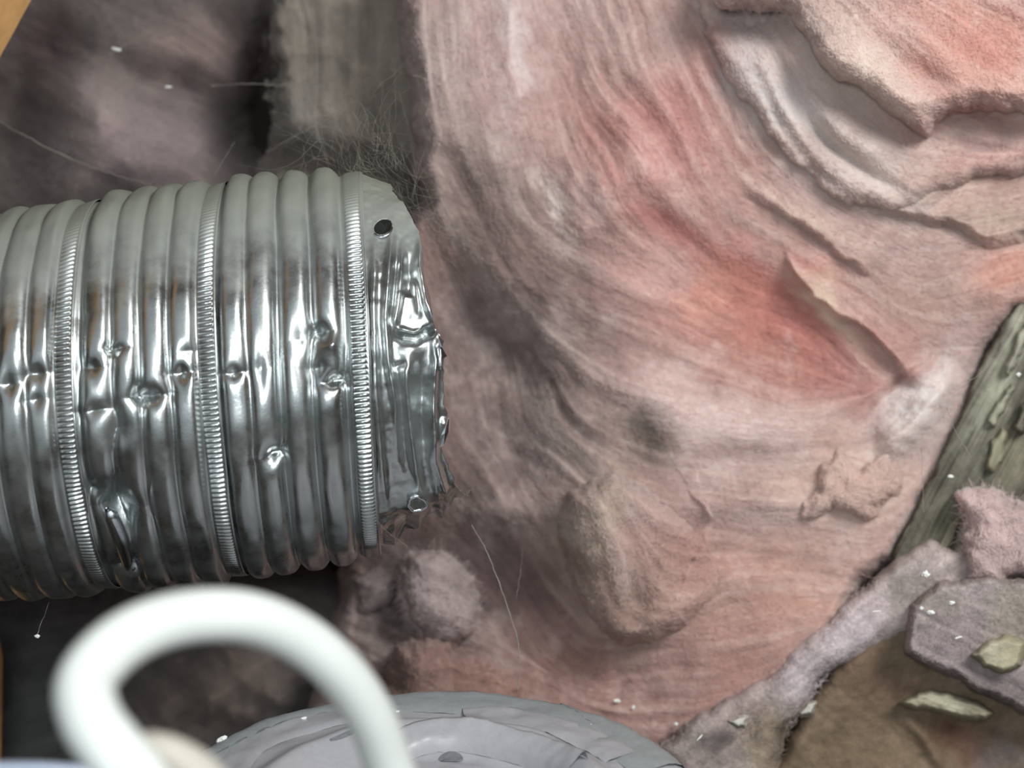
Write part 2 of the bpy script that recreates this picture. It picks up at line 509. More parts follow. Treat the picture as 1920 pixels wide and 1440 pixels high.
def H_main(x, y):
    h = 0.018 * gauss(x, y, 1250, 250, 330, 260) + 0.03 * gauss(x, y, 1800, 200, 320, 300) + 0.026 * gauss(x, y, 1420, 1180, 260, 170)
    h = h + 0.012 * gauss(x, y, 860, 160, 90, 220) + 0.018 * gauss(x, y, 1300, 860, 220, 110)
    h = h - 0.008 * gauss(x, y, 1450, 600, 170, 80, 28) - 0.034 * gauss(x, y, 870, 700, 100, 220, -15) - 0.016 * gauss(x, y, 945, 640, 45, 80, -25)
    h = h - 0.035 * gauss(x, y, 1000, 1110, 90, 80) - 0.06 * gauss(x, y, 730, 1100, 150, 130) - 0.014 * gauss(x, y, 1060, 160, 50, 120, 0)
    h = h - 0.018 * gauss(x, y, 1100, 1250, 130, 60) + 0.014 * gauss(x, y, 1180, 300, 80, 90, 30)
    h = h + scarp(x, y, [(1370, 350), (1430, 382), (1480, 408), (1530, 442), (1590, 490), (1640, 520)], 0.006, 12, 60, 0.3)
    h = h + scarp(x, y, smooth_pts([(1470, 460), (1492, 525), (1530, 568), (1600, 612), (1655, 662), (1720, 730)], 4), 0.013, 9, 60, 0.15)
    h = h + scarp(x, y, [(1640, 400), (1700, 410), (1770, 420), (1850, 460), (1920, 445), (1980, 440)], 0.008, 22, 60, 0.4)
    h = h + scarp(x, y, [(1700, 350), (1770, 345), (1830, 300), (1900, 278), (1980, 260)], 0.007, 18, 36, 0.5)
    h = h + scarp(x, y, [(1720, 400), (1790, 350), (1860, 325), (1980, 310)], 0.005, 18, 36, 0.5)
    h = h + ridge(x, y, [(1130, 640), (1200, 725), (1300, 790), (1430, 800), (1560, 765)], 0.007, 34)
    h = h + ridge(x, y, [(1640, 840), (1700, 810), (1740, 750), (1800, 690)], 0.016, 26) + ridge(x, y, [(1690, 690), (1730, 700), (1770, 690)], 0.008, 12)
    h = h + ridge(x, y, [(1200, 900), (1330, 880), (1440, 866), (1560, 862)], -0.006, 20) + ridge(x, y, [(1230, 940), (1400, 930), (1540, 950)], 0.006, 22)
    h = h + ridge(x, y, [(1140, 130), (1180, 180), (1230, 250), (1290, 320)], -0.005, 20) + ridge(x, y, [(955, -90), (958, 40), (966, 140), (985, 250)], 0.0028, 9)
    h = h + scarp(x, y, [(1060, 470), (1045, 420), (1022, 380), (1012, 330), (1040, 250)][::-1], 0.005, 50, 70, 0.2)
    h = h + ridge(x, y, [(830, 460), (870, 560), (895, 640), (960, 665), (1010, 735), (1070, 790)], -0.010, 32)
    h = h + ridge(x, y, [(820, 250), (850, 330), (880, 420)], -0.005, 20) + ridge(x, y, [(960, 820), (965, 900), (1000, 960)], -0.005, 24)
    h = h + scarp(x, y, [(1280, 1010), (1330, 985), (1338, 1035), (1400, 1055), (1480, 1050)][::-1], 0.005, 24, 60, 0.2)
    h = h - 0.006 * gauss(x, y, 960, 1080, 30, 40) + 0.016 * gauss(x, y, 940, 950, 45, 40) - 0.010 * gauss(x, y, 1200, 830, 30, 28)
    return h


MAIN_CTRL = np.zeros_like(gx) + H_main(gx + 9 * fbm(gx, gy, 60, 3, 200) + 2 * LIC_M, gy + 9 * fbm(gx, gy, 60, 3, 210) + 2 * LIC_M)


def d_main(x, y):
    return 0.675 - samp(MAIN_CTRL, x, y) - wool_relief(x, y)


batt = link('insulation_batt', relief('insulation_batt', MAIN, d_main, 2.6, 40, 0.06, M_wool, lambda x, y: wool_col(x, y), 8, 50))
tag(batt, 'large pink fibreglass batt with a coral hollow, behind the open duct end', 'insulation')


def in_poly(poly, m=10):
    xs = [p[0] for p in poly]; ys = [p[1] for p in poly]

    def f(n):
        x = rng.uniform(max(min(xs), -20), min(max(xs), 1940), n * 3); y = rng.uniform(max(min(ys), -20), min(max(ys), 1460), n * 3)
        k = poly_sd(x, y, poly) > m
        return x[k][:n], y[k][:n]
    return f


fibres('loose_fibres', 2600, in_poly(MAIN, 30), d_main, batt, (14, 55), 0.0018, 0.32, bright=1.1)
fibres('fuzz', 75000, in_poly(MAIN, 4), FULL['insulation_batt'], batt, (7, 20), 0.0020, 0.42, bright=1.03, K=3, spread=0.7)

# ------------------------------------------------------------------ layers and tufts lying on it


def layer(name, label, poly, d0, hfun=None, roll=26, thick=0.03, step=3.0, tint=None, amt=0.0, edge=7, esize=40, rel=1.0, nf=300, cat='insulation', group=None, mix=None):
    def dep(x, y):
        h = hfun(x, y) if hfun else 0
        return d0(x, y) - h - wool_relief(x, y, rel) if callable(d0) else d0 - h - wool_relief(x, y, rel)
    cf = (lambda x, y: mix(x, y)) if mix else (lambda x, y: wool_col(x, y, tint, amt))
    o = link(name, relief(name, poly, dep, step, roll, thick, M_wool, cf, edge, esize))
    tag(o, label, cat, group)
    dep = FULL[name]
    if nf:
        fibres('loose_fibres', nf, in_poly(poly, 4), dep, o, (14, 48), 0.0018, 0.32, tint, amt, 1.1, 6, 0.5, mix)
        fibres('fuzz', nf * 22, in_poly(poly, -3), dep, o, (7, 20), 0.0022, 0.42, tint, amt, 1.03, 3, 0.8, mix)
        if 'tuft' in name:
            fibres('fluff', nf * 7, in_poly(poly, -6), dep, o, (14, 40), 0.005, 0.28, tint, amt, 1.25, 4, 1.3, mix)
    return o


def dm(off):
    return lambda x, y: 0.675 - samp(MAIN_CTRL, x, y) - off


# grey-white lower leaf and pale upper flap of the folded batt, upper right
layer('insulation_layer', 'greyish pink insulation leaf hanging below the pale flap at upper right',
      [(1312, 0), (1335, 90), (1372, 160), (1430, 235), (1480, 300), (1545, 362), (1610, 392), (1700, 398), (1790, 350), (1990, 290), (1990, 60), (1500, -60), (1330, -60)],
      0.628, lambda x, y: ridge(x, y, [(1440, 60), (1490, 180), (1550, 265), (1640, 330), (1720, 380)], -0.009, 11) + ridge(x, y, [(1400, 100), (1450, 210), (1530, 320), (1600, 370)], -0.004, 9)
      + ridge(x, y, [(1520, 190), (1600, 260), (1680, 300)], 0.006, 18) - 0.03 * gauss(x, y, 1400, 20, 60, 40) - 0.012 * gauss(x, y, 1850, 230, 120, 40), roll=44, thick=0.02, nf=500)
layer('insulation_flap', 'pale pink top flap of folded insulation with coral patch, upper right corner',
      [(1330, -80), (1345, 15), (1400, 18), (1470, 22), (1512, 70), (1545, 130), (1572, 150), (1625, 178), (1690, 225), (1738, 258), (1765, 215), (1830, 200), (1900, 205), (1990, 195), (1990, -80)],
      0.604, lambda x, y: ridge(x, y, [(1600, 40), (1680, 110), (1780, 170), (1900, 180)], -0.006, 18) + 0.012 * gauss(x, y, 1600, 110, 60, 40, 35) + ridge(x, y, [(1640, 150), (1720, 190), (1800, 170), (1930, 165)], 0.004, 12), roll=40, thick=0.028, nf=400)
# tan lump hanging lower centre
layer('insulation_tuft', 'tan rounded lump of insulation hanging below the dark stain, lower centre',
      [(1060, 915), (1046, 985), (1058, 1060), (1080, 1120), (1118, 1180), (1180, 1218), (1250, 1200), (1310, 1165), (1370, 1120), (1385, 1050), (1320, 985), (1240, 930), (1150, 890)],
      dm(0.018), lambda x, y: 0.014 * gauss(x, y, 1120, 1050, 70, 120, -15) - 0.012 * gauss(x, y, 1195, 1135, 22, 30, 20) - 0.018 * gauss(x, y, 1360, 1050, 60, 90), roll=44, thick=0.045, nf=250)
# ragged tuft right of centre
layer('insulation_tuft', 'ragged knobbly tuft of peach insulation right of centre beside the timber',
      [(1530, 870), (1570, 835), (1605, 870), (1660, 850), (1700, 880), (1705, 930), (1660, 955), (1625, 982), (1580, 968), (1530, 985), (1495, 975), (1520, 925)],
      dm(0.012), lambda x, y: 0.003 * fbm(x, y, 50, 3, 31) + 0.006 * gauss(x, y, 1600, 910, 60, 40), roll=46, thick=0.030, step=2.6, edge=12, esize=30, nf=200)
# grey clouds low left of the middle
layer('insulation_tuft', 'grey mauve cloudy tuft of insulation under the torn duct end',
      [(770, 1040), (830, 1035), (880, 1080), (898, 1140), (880, 1195), (835, 1212), (790, 1190), (760, 1140), (750, 1080)],
      0.675, lambda x, y: 0.004 * fbm(x, y, 60, 3, 41), roll=66, thick=0.034, tint=(188, 172, 170), amt=0.85, edge=12, nf=150)
layer('insulation_tuft', 'small dim grey tuft of insulation between duct and white cable',
      [(655, 1080), (700, 1050), (745, 1070), (752, 1120), (715, 1160), (665, 1150)],
      0.715, lambda x, y: 0.003 * fbm(x, y, 50, 3, 51), roll=48, thick=0.05, tint=(146, 134, 132), amt=0.85, edge=8, nf=80)
layer('insulation_tuft', 'brownish pink tuft of insulation directly above the grey taped cap',
      [(745, 1215), (800, 1195), (870, 1215), (940, 1250), (985, 1300), (1000, 1360), (720, 1360), (725, 1280)],
      0.66, lambda x, y: 0.004 * fbm(x, y, 60, 3, 61) + 0.008 * gauss(x, y, 780, 1240, 30, 30), roll=64, thick=0.035, tint=(168, 132, 120), amt=0.5, edge=14, nf=120)


# dark, dusty batts deep in the cavity at the left
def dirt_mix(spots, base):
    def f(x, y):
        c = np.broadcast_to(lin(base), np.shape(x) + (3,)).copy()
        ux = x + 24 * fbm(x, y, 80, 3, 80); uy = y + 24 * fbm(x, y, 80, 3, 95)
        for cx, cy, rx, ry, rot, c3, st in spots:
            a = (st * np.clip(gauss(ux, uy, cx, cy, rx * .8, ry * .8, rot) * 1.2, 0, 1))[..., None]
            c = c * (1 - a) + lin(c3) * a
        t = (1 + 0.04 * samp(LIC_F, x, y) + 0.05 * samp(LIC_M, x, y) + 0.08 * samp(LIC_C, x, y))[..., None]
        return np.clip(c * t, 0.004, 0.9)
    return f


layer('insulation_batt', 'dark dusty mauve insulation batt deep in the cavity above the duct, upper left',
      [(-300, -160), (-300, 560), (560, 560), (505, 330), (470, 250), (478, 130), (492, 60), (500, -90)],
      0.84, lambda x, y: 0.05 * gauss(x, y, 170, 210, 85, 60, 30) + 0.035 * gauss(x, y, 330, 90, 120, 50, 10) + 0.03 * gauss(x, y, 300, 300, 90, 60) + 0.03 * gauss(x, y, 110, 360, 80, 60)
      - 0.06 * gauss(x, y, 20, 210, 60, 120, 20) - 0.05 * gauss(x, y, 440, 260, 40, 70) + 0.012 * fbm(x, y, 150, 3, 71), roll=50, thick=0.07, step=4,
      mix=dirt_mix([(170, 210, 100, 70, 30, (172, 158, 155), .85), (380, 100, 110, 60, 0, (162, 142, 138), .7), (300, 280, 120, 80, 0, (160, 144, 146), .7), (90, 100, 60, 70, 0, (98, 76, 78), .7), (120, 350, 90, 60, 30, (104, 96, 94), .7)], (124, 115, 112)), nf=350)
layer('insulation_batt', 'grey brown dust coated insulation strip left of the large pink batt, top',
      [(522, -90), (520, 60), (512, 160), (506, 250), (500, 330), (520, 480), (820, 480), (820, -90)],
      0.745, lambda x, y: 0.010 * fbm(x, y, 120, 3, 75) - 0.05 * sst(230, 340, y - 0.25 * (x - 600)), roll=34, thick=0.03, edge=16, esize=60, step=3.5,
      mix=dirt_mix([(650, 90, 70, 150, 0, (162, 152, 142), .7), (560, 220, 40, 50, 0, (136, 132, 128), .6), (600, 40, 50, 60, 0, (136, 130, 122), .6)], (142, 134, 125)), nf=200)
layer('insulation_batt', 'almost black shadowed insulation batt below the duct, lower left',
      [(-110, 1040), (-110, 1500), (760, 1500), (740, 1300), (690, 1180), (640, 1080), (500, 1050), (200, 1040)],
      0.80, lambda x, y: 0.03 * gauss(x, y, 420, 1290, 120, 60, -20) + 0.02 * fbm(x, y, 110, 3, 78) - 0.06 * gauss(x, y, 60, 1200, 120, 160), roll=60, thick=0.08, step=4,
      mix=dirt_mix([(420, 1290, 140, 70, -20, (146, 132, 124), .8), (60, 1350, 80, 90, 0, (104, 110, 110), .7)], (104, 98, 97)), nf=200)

# ------------------------------------------------------------------ flexible aluminium duct
R = 0.0775
A0 = P(0, 765, 0.566)[None][0]; A1 = P(700, 679, 0.586)
AX = A1 - A0; ULEN = np.linalg.norm(AX); AX = AX / ULEN
E2 = np.array([0, -1.0, 0]); E2 -= AX * (E2 @ AX); E2 /= np.linalg.norm(E2)      # toward the viewer
E1 = np.cross(E2, AX)
if E1[2] < 0: E1 = -E1                                                          # up
UP = ULEN / 700.0                                                               # axis metres per picture unit


def cyl(px, py, rr=R):
    """where the sight line through a picture point meets the duct: axial position (picture units), angle from the viewer (up positive)"""
    d = P(px, py, 1.0); o = -A0
    dp = d - AX * (d @ AX); op = o - AX * (o @ AX)
    a = dp @ dp; b = 2 * dp @ op; c = op @ op - rr * rr
    disc = b * b - 4 * a * c
    t = (-b - math.sqrt(max(disc, 0))) / (2 * a)
    p = d * t - A0
    u = p @ AX
    q = p - AX * u
    return u / UP, math.atan2(q @ E1, q @ E2)


def duct_point(u, ph, r):
    return A0 + AX * (u * UP)[..., None] + r[..., None] * (np.cos(ph)[..., None] * E2 + np.sin(ph)[..., None] * E1)


def skew(ph):
    """rings are not quite square to the axis: extra axial shift with angle (picture units)"""
    return 27 * np.sin(ph) + 15 * (1 - np.cos(ph))


CRESTS = [cyl(x, 690)[0] for x in (15, 70, 175, 231, 288, 345, 441, 492, 556, 617)]
SEAMS = [cyl(x, 690)[0] for x in (114, 390, 677)]
gap = SEAMS[1] - SEAMS[0]
for k in (1, 2, 3):
    CRESTS += [c - gap * k for c in (CRESTS[2], CRESTS[3], CRESTS[4], CRESTS[5])]
    SEAMS = [SEAMS[0] - gap] + SEAMS
UMIN, UMAX = cyl(114, 690)[0] - 2.6 * gap, cyl(676, 690)[0] + 20

# crumples: x, y, axial push, dent depth (m), size along x, size along y
KINKS = [(12, 720, 10, .0035, 16, 22), (66, 700, -9, .003, 15, 16), (66, 750, 10, .003, 14, 20), (172, 690, -10, .003, 16, 22), (176, 770, 14, .003, 18, 14), (214, 655, 14, .003, 12, 9),
         (236, 800, -16, .0015, 20, 50), (268, 742, 18, .005, 15, 14), (292, 742, -12, .004, 15, 12), (340, 700, 8, .004, 15, 18), (352, 660, -8, .002, 12, 12), (438, 700, 0, .003, 14, 10),
         (520, 850, 18, .004, 16, 16), (560, 640, -10, .002, 16, 30), (600, 625, -14, .004, 14, 14), (628, 715, 14, .005, 16, 12), (598, 690, 10, .003, 12, 20), (620, 650, -6, -.002, 12, 16),
         (490, 690, 5, .0015, 12, 30), (235, 960, 20, .011, 38, 60), (190, 930, -10, .004, 20, 30), (255, 1060, 14, .004, 26, 26), (150, 590, 0, .0015, 20, 40), (440, 880, 6, .001, 20, 40)]
KIN = []
for kx, ky, du, dd, sx, sy in KINKS:
    u, p = cyl(kx, ky)
    KIN.append((u, p, du, dd, sx, sy * UP / R * 0.9))


def ridge_profile(u, w=29.0):
    h = np.zeros_like(u)
    for c in CRESTS:
        z = (u - c) / w
        h = np.maximum(h, 1 - np.clip(np.abs(z), 0, 1) ** 2.8)
    return h


def narrow(u):
    return R * 0.06 * np.clip((330 - u) / 330.0, 0, 1.3)      # the tube is stretched thinner to the left


def duct_radius(u, ph):
    us = u - skew(ph)
    wob = 3.0 * fbm(us * 0.5, ph * 160, 110, 2, 120)
    dent = np.zeros_like(u)
    for ku, kp, du, dd, sx, sp in KIN:
        g = np.exp(-0.9 * (np.abs((us - ku) / sx) ** 1.4 + np.abs((ph - kp) / sp) ** 1.3))
        wob = wob + du * g * np.sin(np.clip((ph - kp) / sp, -1.5, 1.5) + 0.7)
        dent = dent + dd * g
    pr = ridge_profile(us + wob)
    r = R - 0.0010 + 0.0046 * pr * (1 + 0.15 * fbm(us, ph * 200, 60, 2, 130))
    for s in SEAMS:                                    # flat bed for the crimped seam
        z = np.exp(-((us - s) / 22.0) ** 6)
        r = r * (1 - z) + (R + 0.0006) * z
    r = r - dent + 0.0006 * fbm(us, ph * 300, 130, 2, 140)
    return r - narrow(u)


def build_duct_material():
    m, nt, b = new_mat('aluminium')
    geo = nd(nt, 'ShaderNodeNewGeometry')
    sep = nd(nt, 'ShaderNodeSeparateXYZ'); nt.links.new(geo.outputs['Normal'], sep.inputs[0])
    n1 = noise(nt, 70, 5, 0.65); n2 = noise(nt, 900, 3, 0.6); n3 = noise(nt, 260, 4, 0.6)
    at = nd(nt, 'ShaderNodeAttribute'); at.attribute_name = 'settle'
    av = nd(nt, 'ShaderNodeMix', data_type='FLOAT'); av.inputs[0].default_value = 0.25; nt.links.new(at.outputs['Fac'], av.inputs[2]); nt.links.new(sep.outputs[2], av.inputs[3])
    add = nd(nt, 'ShaderNodeMath', operation='MULTIPLY_ADD'); add.inputs[1].default_value = 0.4; nt.links.new(n1.outputs[0], add.inputs[0]); nt.links.new(av.outputs[0], add.inputs[2])
    dustf = ramp(nt, add.outputs[0], 0.55, 1.05, 0.0, 0.93)
    film = ramp(nt, n1.outputs[0], 0.35, 0.75, 0.03, 0.16)
    mx = nd(nt, 'ShaderNodeMath', operation='MAXIMUM'); nt.links.new(dustf, mx.inputs[0]); nt.links.new(film, mx.inputs[1])
    fac = mx.outputs[0]
    nt.links.new(mixcol(nt, fac, (0.42, 0.45, 0.455), tuple(lin((128, 132, 121)))), b.inputs['Base Color'])
    met = nd(nt, 'ShaderNodeMath', operation='SUBTRACT'); met.inputs[0].default_value = 1.0; nt.links.new(fac, met.inputs[1])
    nt.links.new(met.outputs[0], b.inputs['Metallic'])
    r1 = ramp(nt, n1.outputs[0], 0.3, 0.7, 0.20, 0.30)
    rr = nd(nt, 'ShaderNodeMix', data_type='FLOAT'); nt.links.new(fac, rr.inputs[0]); nt.links.new(r1, rr.inputs[2]); rr.inputs[3].default_value = 0.95
    nt.links.new(rr.outputs[0], b.inputs['Roughness'])
    bump(nt, b, n2.outputs[0], 0.10, 0.0004)
    return m


M_alu = build_duct_material()
M_seam = plain('bright_aluminium', (205, 212, 218), 0.24, 1.0, 600, 0.08, 0.0002, 0.06)

duct = bpy.data.objects.new('flexible_duct', None); col.objects.link(duct)
duct.location = tuple(A0 - E1 * R)
tag(duct, 'corrugated aluminium flexible duct with torn open end, dusty on top', 'duct')
bpy.context.view_layer.update()


def dlink(name, me):
    n = len(me.vertices)                                   # how level the metal lies there: what dust can settle on
    co = np.empty(n * 3, np.float32); me.vertices.foreach_get('co', co)
    q = co.reshape(-1, 3) - A0; q = q - np.outer(q @ AX, AX); q /= np.linalg.norm(q, axis=1)[:, None]
    at = me.attributes.new('settle', 'FLOAT', 'POINT'); at.data.foreach_set('value', q[:, 2].astype(np.float32))
    o = link(name, me, duct)
    o.matrix_parent_inverse = duct.matrix_world.inverted()
    return o


nu = int((UMAX - UMIN) / 3.2)
uu = np.linspace(UMIN, UMAX, nu)
ph = np.concatenate([np.linspace(-1.75, 1.75, 620, endpoint=False), np.linspace(1.75, 2 * np.pi - 1.75, 130, endpoint=False)])
ph_w = np.where(ph > np.pi, ph - 2 * np.pi, ph)
U, PH = np.meshgrid(uu, ph_w, indexing='ij')
US = U + skew(PH)
rr_ = duct_radius(US, PH)
body = dlink('corrugated_tube', make_mesh('corrugated_tube', duct_point(US, PH, rr_).reshape(-1, 3), grid_faces(nu, len(ph), True), M_alu))

# crimped seams: a raised strip pressed into fine teeth
NT = 250
for s in SEAMS:
    nph = NT * 6
    a = np.linspace(-np.pi, np.pi, nph, endpoint=False)
    prof_u = np.array([-16, -14, -12.5, -11, 9.5, 11, 12, 13.5, 15.5, 17.0])
    prof_h = np.array([0, .5, .55, 1, 1, .55, .5, .9, .9, 0.0])
    prof_t = np.array([0, 0, .2, 1, 1, .2, 0, 0, 0, 0])
    UU, AA = np.meshgrid(prof_u, a, indexing='ij')
    tooth = np.clip(1.6 * np.sin(AA * NT + 0.3 * fbm(AA * 60, AA * 0, 2, 2, 5)), -1, 1)
    lev = np.sin(AA)
    bare = 1 - sst(.66, .88, lev)                     # dust has filled the crimps near the top
    tooth = tooth * bare * (1 - sst(.84, .97, -lev))
    hh = prof_h[:, None] * (0.0006 if s == SEAMS[-1] else 0.0005) + prof_t[:, None] * 0.00042 * tooth
    hh = hh * (0.25 + 0.75 * bare)
    if s != SEAMS[-1]: hh = hh + 0.00003 * (prof_u[:, None] + 16)
    us = s + UU + skew(AA) + 1.5 * fbm(AA * 40, AA * 0 + s, 30, 3, 160)
    base = duct_radius(us, AA)
    me = make_mesh('crimped_seam', duct_point(us, AA, np.maximum(base, R - 0.003 - narrow(us)) + hh).reshape(-1, 3), grid_faces(len(prof_u), nph, True), M_alu)
    dlink('crimped_seam', me)

# torn collar beyond the last seam
EDGE = [(735, 337), (760, 372), (783, 420), (792, 470), (801, 530), (812, 590), (828, 628), (836, 660), (832, 720), (834, 765), (842, 785), (826, 835), (836, 870), (856, 920), (880, 965), (893, 990), (870, 1003)]
EU = [cyl(x, y) for x, y in EDGE]
ephi = np.array([e[1] for e in EU][::-1]); eu = np.array([e[0] for e in EU][::-1])
o_ = np.argsort(ephi); ephi = ephi[o_]; eu = eu[o_]
US3 = SEAMS[-1]
nphi = 900
a = np.concatenate([np.linspace(-1.7, 1.7, nphi, endpoint=False), np.linspace(1.7, 2 * np.pi - 1.7, 160, endpoint=False)])
aw = np.where(a > np.pi, a - 2 * np.pi, a)
edge_u = np.interp(aw, ephi, eu)
back = np.clip((np.abs(aw) - 1.45) / 0.5, 0, 1)
edge_u = edge_u * (1 - back) + (US3 + 120 + 30 * fbm(aw * 30, aw * 0, 14, 3, 171)) * back
edge_u = edge_u + 3.5 * fbm(a * 60, a * 0, 5, 3, 170)
nv = 84
T, AW = np.meshgrid(np.linspace(0, 1, nv), aw, indexing='ij')
u0 = US3 + 14 + skew(AW)
UC = u0 * (1 - T) + edge_u[None, :] * T
dist = UC - u0
base_r = R - 0.0004 - 0.000035 * dist * (1 - 0.0 * AW)
base_r = base_r - 0.00008 * dist * sst(0.75, 1.45, np.abs(AW))
# picture positions of the plain collar surface drive the creases
p0 = duct_point(UC, AW, base_r)
cx, cy = to_px(p0)
front = (np.abs(AW) < 1.5).astype(float)
h = np.zeros_like(UC)
for pts, amp, wd in [([(738, 400), (733, 470), (722, 600), (728, 680), (742, 760), (748, 860)], .0024, 5),
                     ([(756, 440), (752, 520), (742, 590), (738, 622)], .0020, 5), ([(790, 440), (786, 500), (798, 570), (822, 622)], .0026, 5),
                     ([(775, 520), (782, 560), (788, 600)], .0015, 4), ([(762, 660), (760, 720), (768, 800), (780, 880), (792, 930)], .0022, 6),
                     ([(812, 622), (816, 680), (812, 760), (816, 860), (838, 930), (868, 985)], .0024, 5), ([(800, 740), (806, 860), (826, 950), (850, 1000)], .0016, 5),
                     ([(704, 420), (700, 560), (704, 720), (716, 880), (730, 990)], .0014, 5), ([(735, 622), (758, 634), (778, 636), (798, 624), (822, 616)], -.0045, 6),
                     ([(738, 614), (775, 626), (800, 618)], .0018, 4), ([(744, 480), (736, 600)], -.0014, 5), ([(768, 470), (766, 560)], -.0016, 7), ([(748, 690), (756, 800), (764, 900)], -.0018, 7),
                     ([(788, 660), (790, 760), (798, 860)], -.0020, 8), ([(826, 640), (828, 700)], .0016, 4), ([(735, 690), (765, 680)], -.001, 5),
                     ([(722, 985), (760, 1000)], -.001, 8), ([(835, 780), (826, 830)], .0022, 7)]:
    h = h + ridge(cx, cy, pts, amp, wd)
h = h + 0.0024 * gauss(cx, cy, 768, 680, 16, 26) + 0.0022 * gauss(cx, cy, 781, 945, 26, 20) - 0.0016 * gauss(cx, cy, 755, 980, 14, 20)
h = h * front
low = sst(0.85, 1.25, -AW)
h = h + low * 0.0042 * (np.abs(((UC - US3 - skew(AW)) / 46.0) % 1.0 - 0.5) * 2 - 0.5)
h = h + 0.0006 * fbm(UC, AW * 300, 40, 3, 180)
rc = base_r + h
VC = duct_point(UC, AW, rc)
fc_ = grid_faces(nv, len(aw), True)
# the two fixing holes are cut right through
ctr = VC.reshape(-1, 3)[fc_].mean(1)
qx, qy = to_px(ctr)
fr = (np.abs(AW.reshape(-1)[fc_[:, 0]]) < 1.5)
hole1 = (((qx - 718) * .86 + (qy - 425) * -.5) / 18) ** 2 + (((qx - 718) * .5 + (qy - 425) * .86) / 13.5) ** 2 < 1
hole2 = ((qx - 782) / 15) ** 2 + ((qy - 945) / 11.5) ** 2 < 1 + 0.12 * np.sin(3 * np.arctan2(qy - 945, qx - 782))
fc_ = fc_[~(fr & (hole1 | hole2))]
collar = dlink('torn_collar', make_mesh('torn_collar', VC.reshape(-1, 3), fc_, M_alu))
md = collar.modifiers.new('thick', 'SOLIDIFY'); md.thickness = 0.0006; md.offset = -1


def surf(px, py, lift=0.0):
    u, p = cyl(px, py)
    return duct_point(np.array(u), np.array(p), np.array(R + lift))


def hole_rim(cx_, cy_, ra, rb, rot, rad, name, jag=0.0, turn=1.0):
    n = 40; pts = []
    for k in range(n + 1):
        t = 2 * math.pi * k / n * turn + (0.35 if turn < 1 else 0)
        j = 1 + 0.8 * jag * math.sin(3 * t + 1) + jag * 0.5 * math.sin(7 * t)
        x = cx_ + ra * j * math.cos(t) * math.cos(rot) - rb * j * math.sin(t) * math.sin(rot)
        y = cy_ + ra * j * math.cos(t) * math.sin(rot) + rb * j * math.sin(t) * math.cos(rot)
        pts.append(surf(x, y, -0.0012 + (0.0014 if jag else 0)))
    return dlink(name, tube_mesh(name, pts, rad, M_seam, 8, False))


hole_rim(718, 426, 17.5, 13, -0.5, 0.00045, 'hole_rim', 0.0, 0.45)['label'] = 'bright rim of the upper fixing hole'
hole_rim(782, 944, 17, 13, 0.0, 0.0007, 'hole_rim', 0.10)['label'] = 'ragged raised rim of the lower fixing hole'


def shard(name, pts, lift, label=None):
    """a curled sliver of torn foil standing on the duct"""
    top = [surf(x, y, l) for (x, y), l in zip(pts, lift)]
    n = len(top)
    c = np.mean(top, axis=0) + np.array([0, -0.0012, 0])
    v = top + [c] + [t + np.array([0.0003, 0.0007, 0.0003]) for t in top]
    f = []
    for k in range(n):
        f.append((k, (k + 1) % n, n)); f.append((k, n + 1 + k, n + 1 + (k + 1) % n, (k + 1) % n))
    f.append(tuple(range(n + 1, 2 * n + 1)))
    o = dlink(name, make_mesh(name, v, f, M_seam, smooth=False))
    if label: o['label'] = label
    return o


shard('foil_flap', [(842, 776), (836, 795), (826, 812), (822, 832), (830, 828), (840, 805)], [.001, .001, .002, .003, .003, .002], 'bright curled foil sliver on the torn edge')
fl = smooth_pts([(200, 958), (212, 980), (226, 1015), (236, 1050), (242, 1078)], 5)
dlink('foil_flap', tube_mesh('foil_flap', [surf(x, y, -0.0015) for x, y in fl], np.interp(np.linspace(0, 1, len(fl)), [0, .15, .5, .85, 1], [.0008, .0026, .0030, .0022, .0008]), M_seam, 14))['label'] = 'bright folded foil flap at the crushed spot'
shard('foil_flap', [(243, 1072), (252, 1066), (258, 1078), (248, 1084)], [.000, .000, .000, .000])
shard('foil_flap', [(820, 630), (832, 640), (838, 668), (830, 672), (824, 650)], [.002, .001, 0, .001, .002])

# ------------------------------------------------------------------ grey taped cap at the bottom
M_tape = plain('grey_tape', (160, 161, 166), 0.36, 0.0, 500, 0.08, 0.0003, 0.05, 0.5)
M_tape2 = plain('grey_tape_dull', (142, 148, 150), 0.5, 0.0, 420, 0.12, 0.0004, 0.08, 0.4)
M_stain = plain('dark_stain', (112, 114, 120), 0.7, 0, 500, 0.2, 0.0003, 0.15)
capC = P(805, 1505, 0.475)
CR = 560 * 0.475 / FPX
tilt = math.radians(11)
CE_n = np.array([0, -math.sin(tilt), math.cos(tilt)])       # lid normal
CE_x = np.array([1.0, 0, 0]); CE_y = np.cross(CE_n, CE_x)   # away from the viewer


def cap_h(rn, th):
    """height of the lid above its rim plane, by radius fraction and angle"""
    z = 0.020 * (1 - sst(0.80, 1.0, rn) ** 1.0) - 0.02
    z = -0.010 * np.clip((rn - 0.88) / 0.12, 0, 1) ** 2
    z = z + 0.0035 * np.exp(-((rn - 0.60) / 0.045) ** 2) * sst(-0.2, 0.3, np.sin(th)) - 0.006 * sst(0.56, 0.44, rn)
    z = z + 0.0009 * fbm(rn * 400, th * 300, 160, 3, 190) + 0.0005 * fbm(rn * 500, th * 120, 40, 3, 191)
    return z


def cap_pt(rn, th, off=0.0):
    r = rn * CR
    return capC + (r * np.cos(th))[..., None] * CE_x + (r * np.sin(th))[..., None] * CE_y + (cap_h(rn, th) + off)[..., None] * CE_n


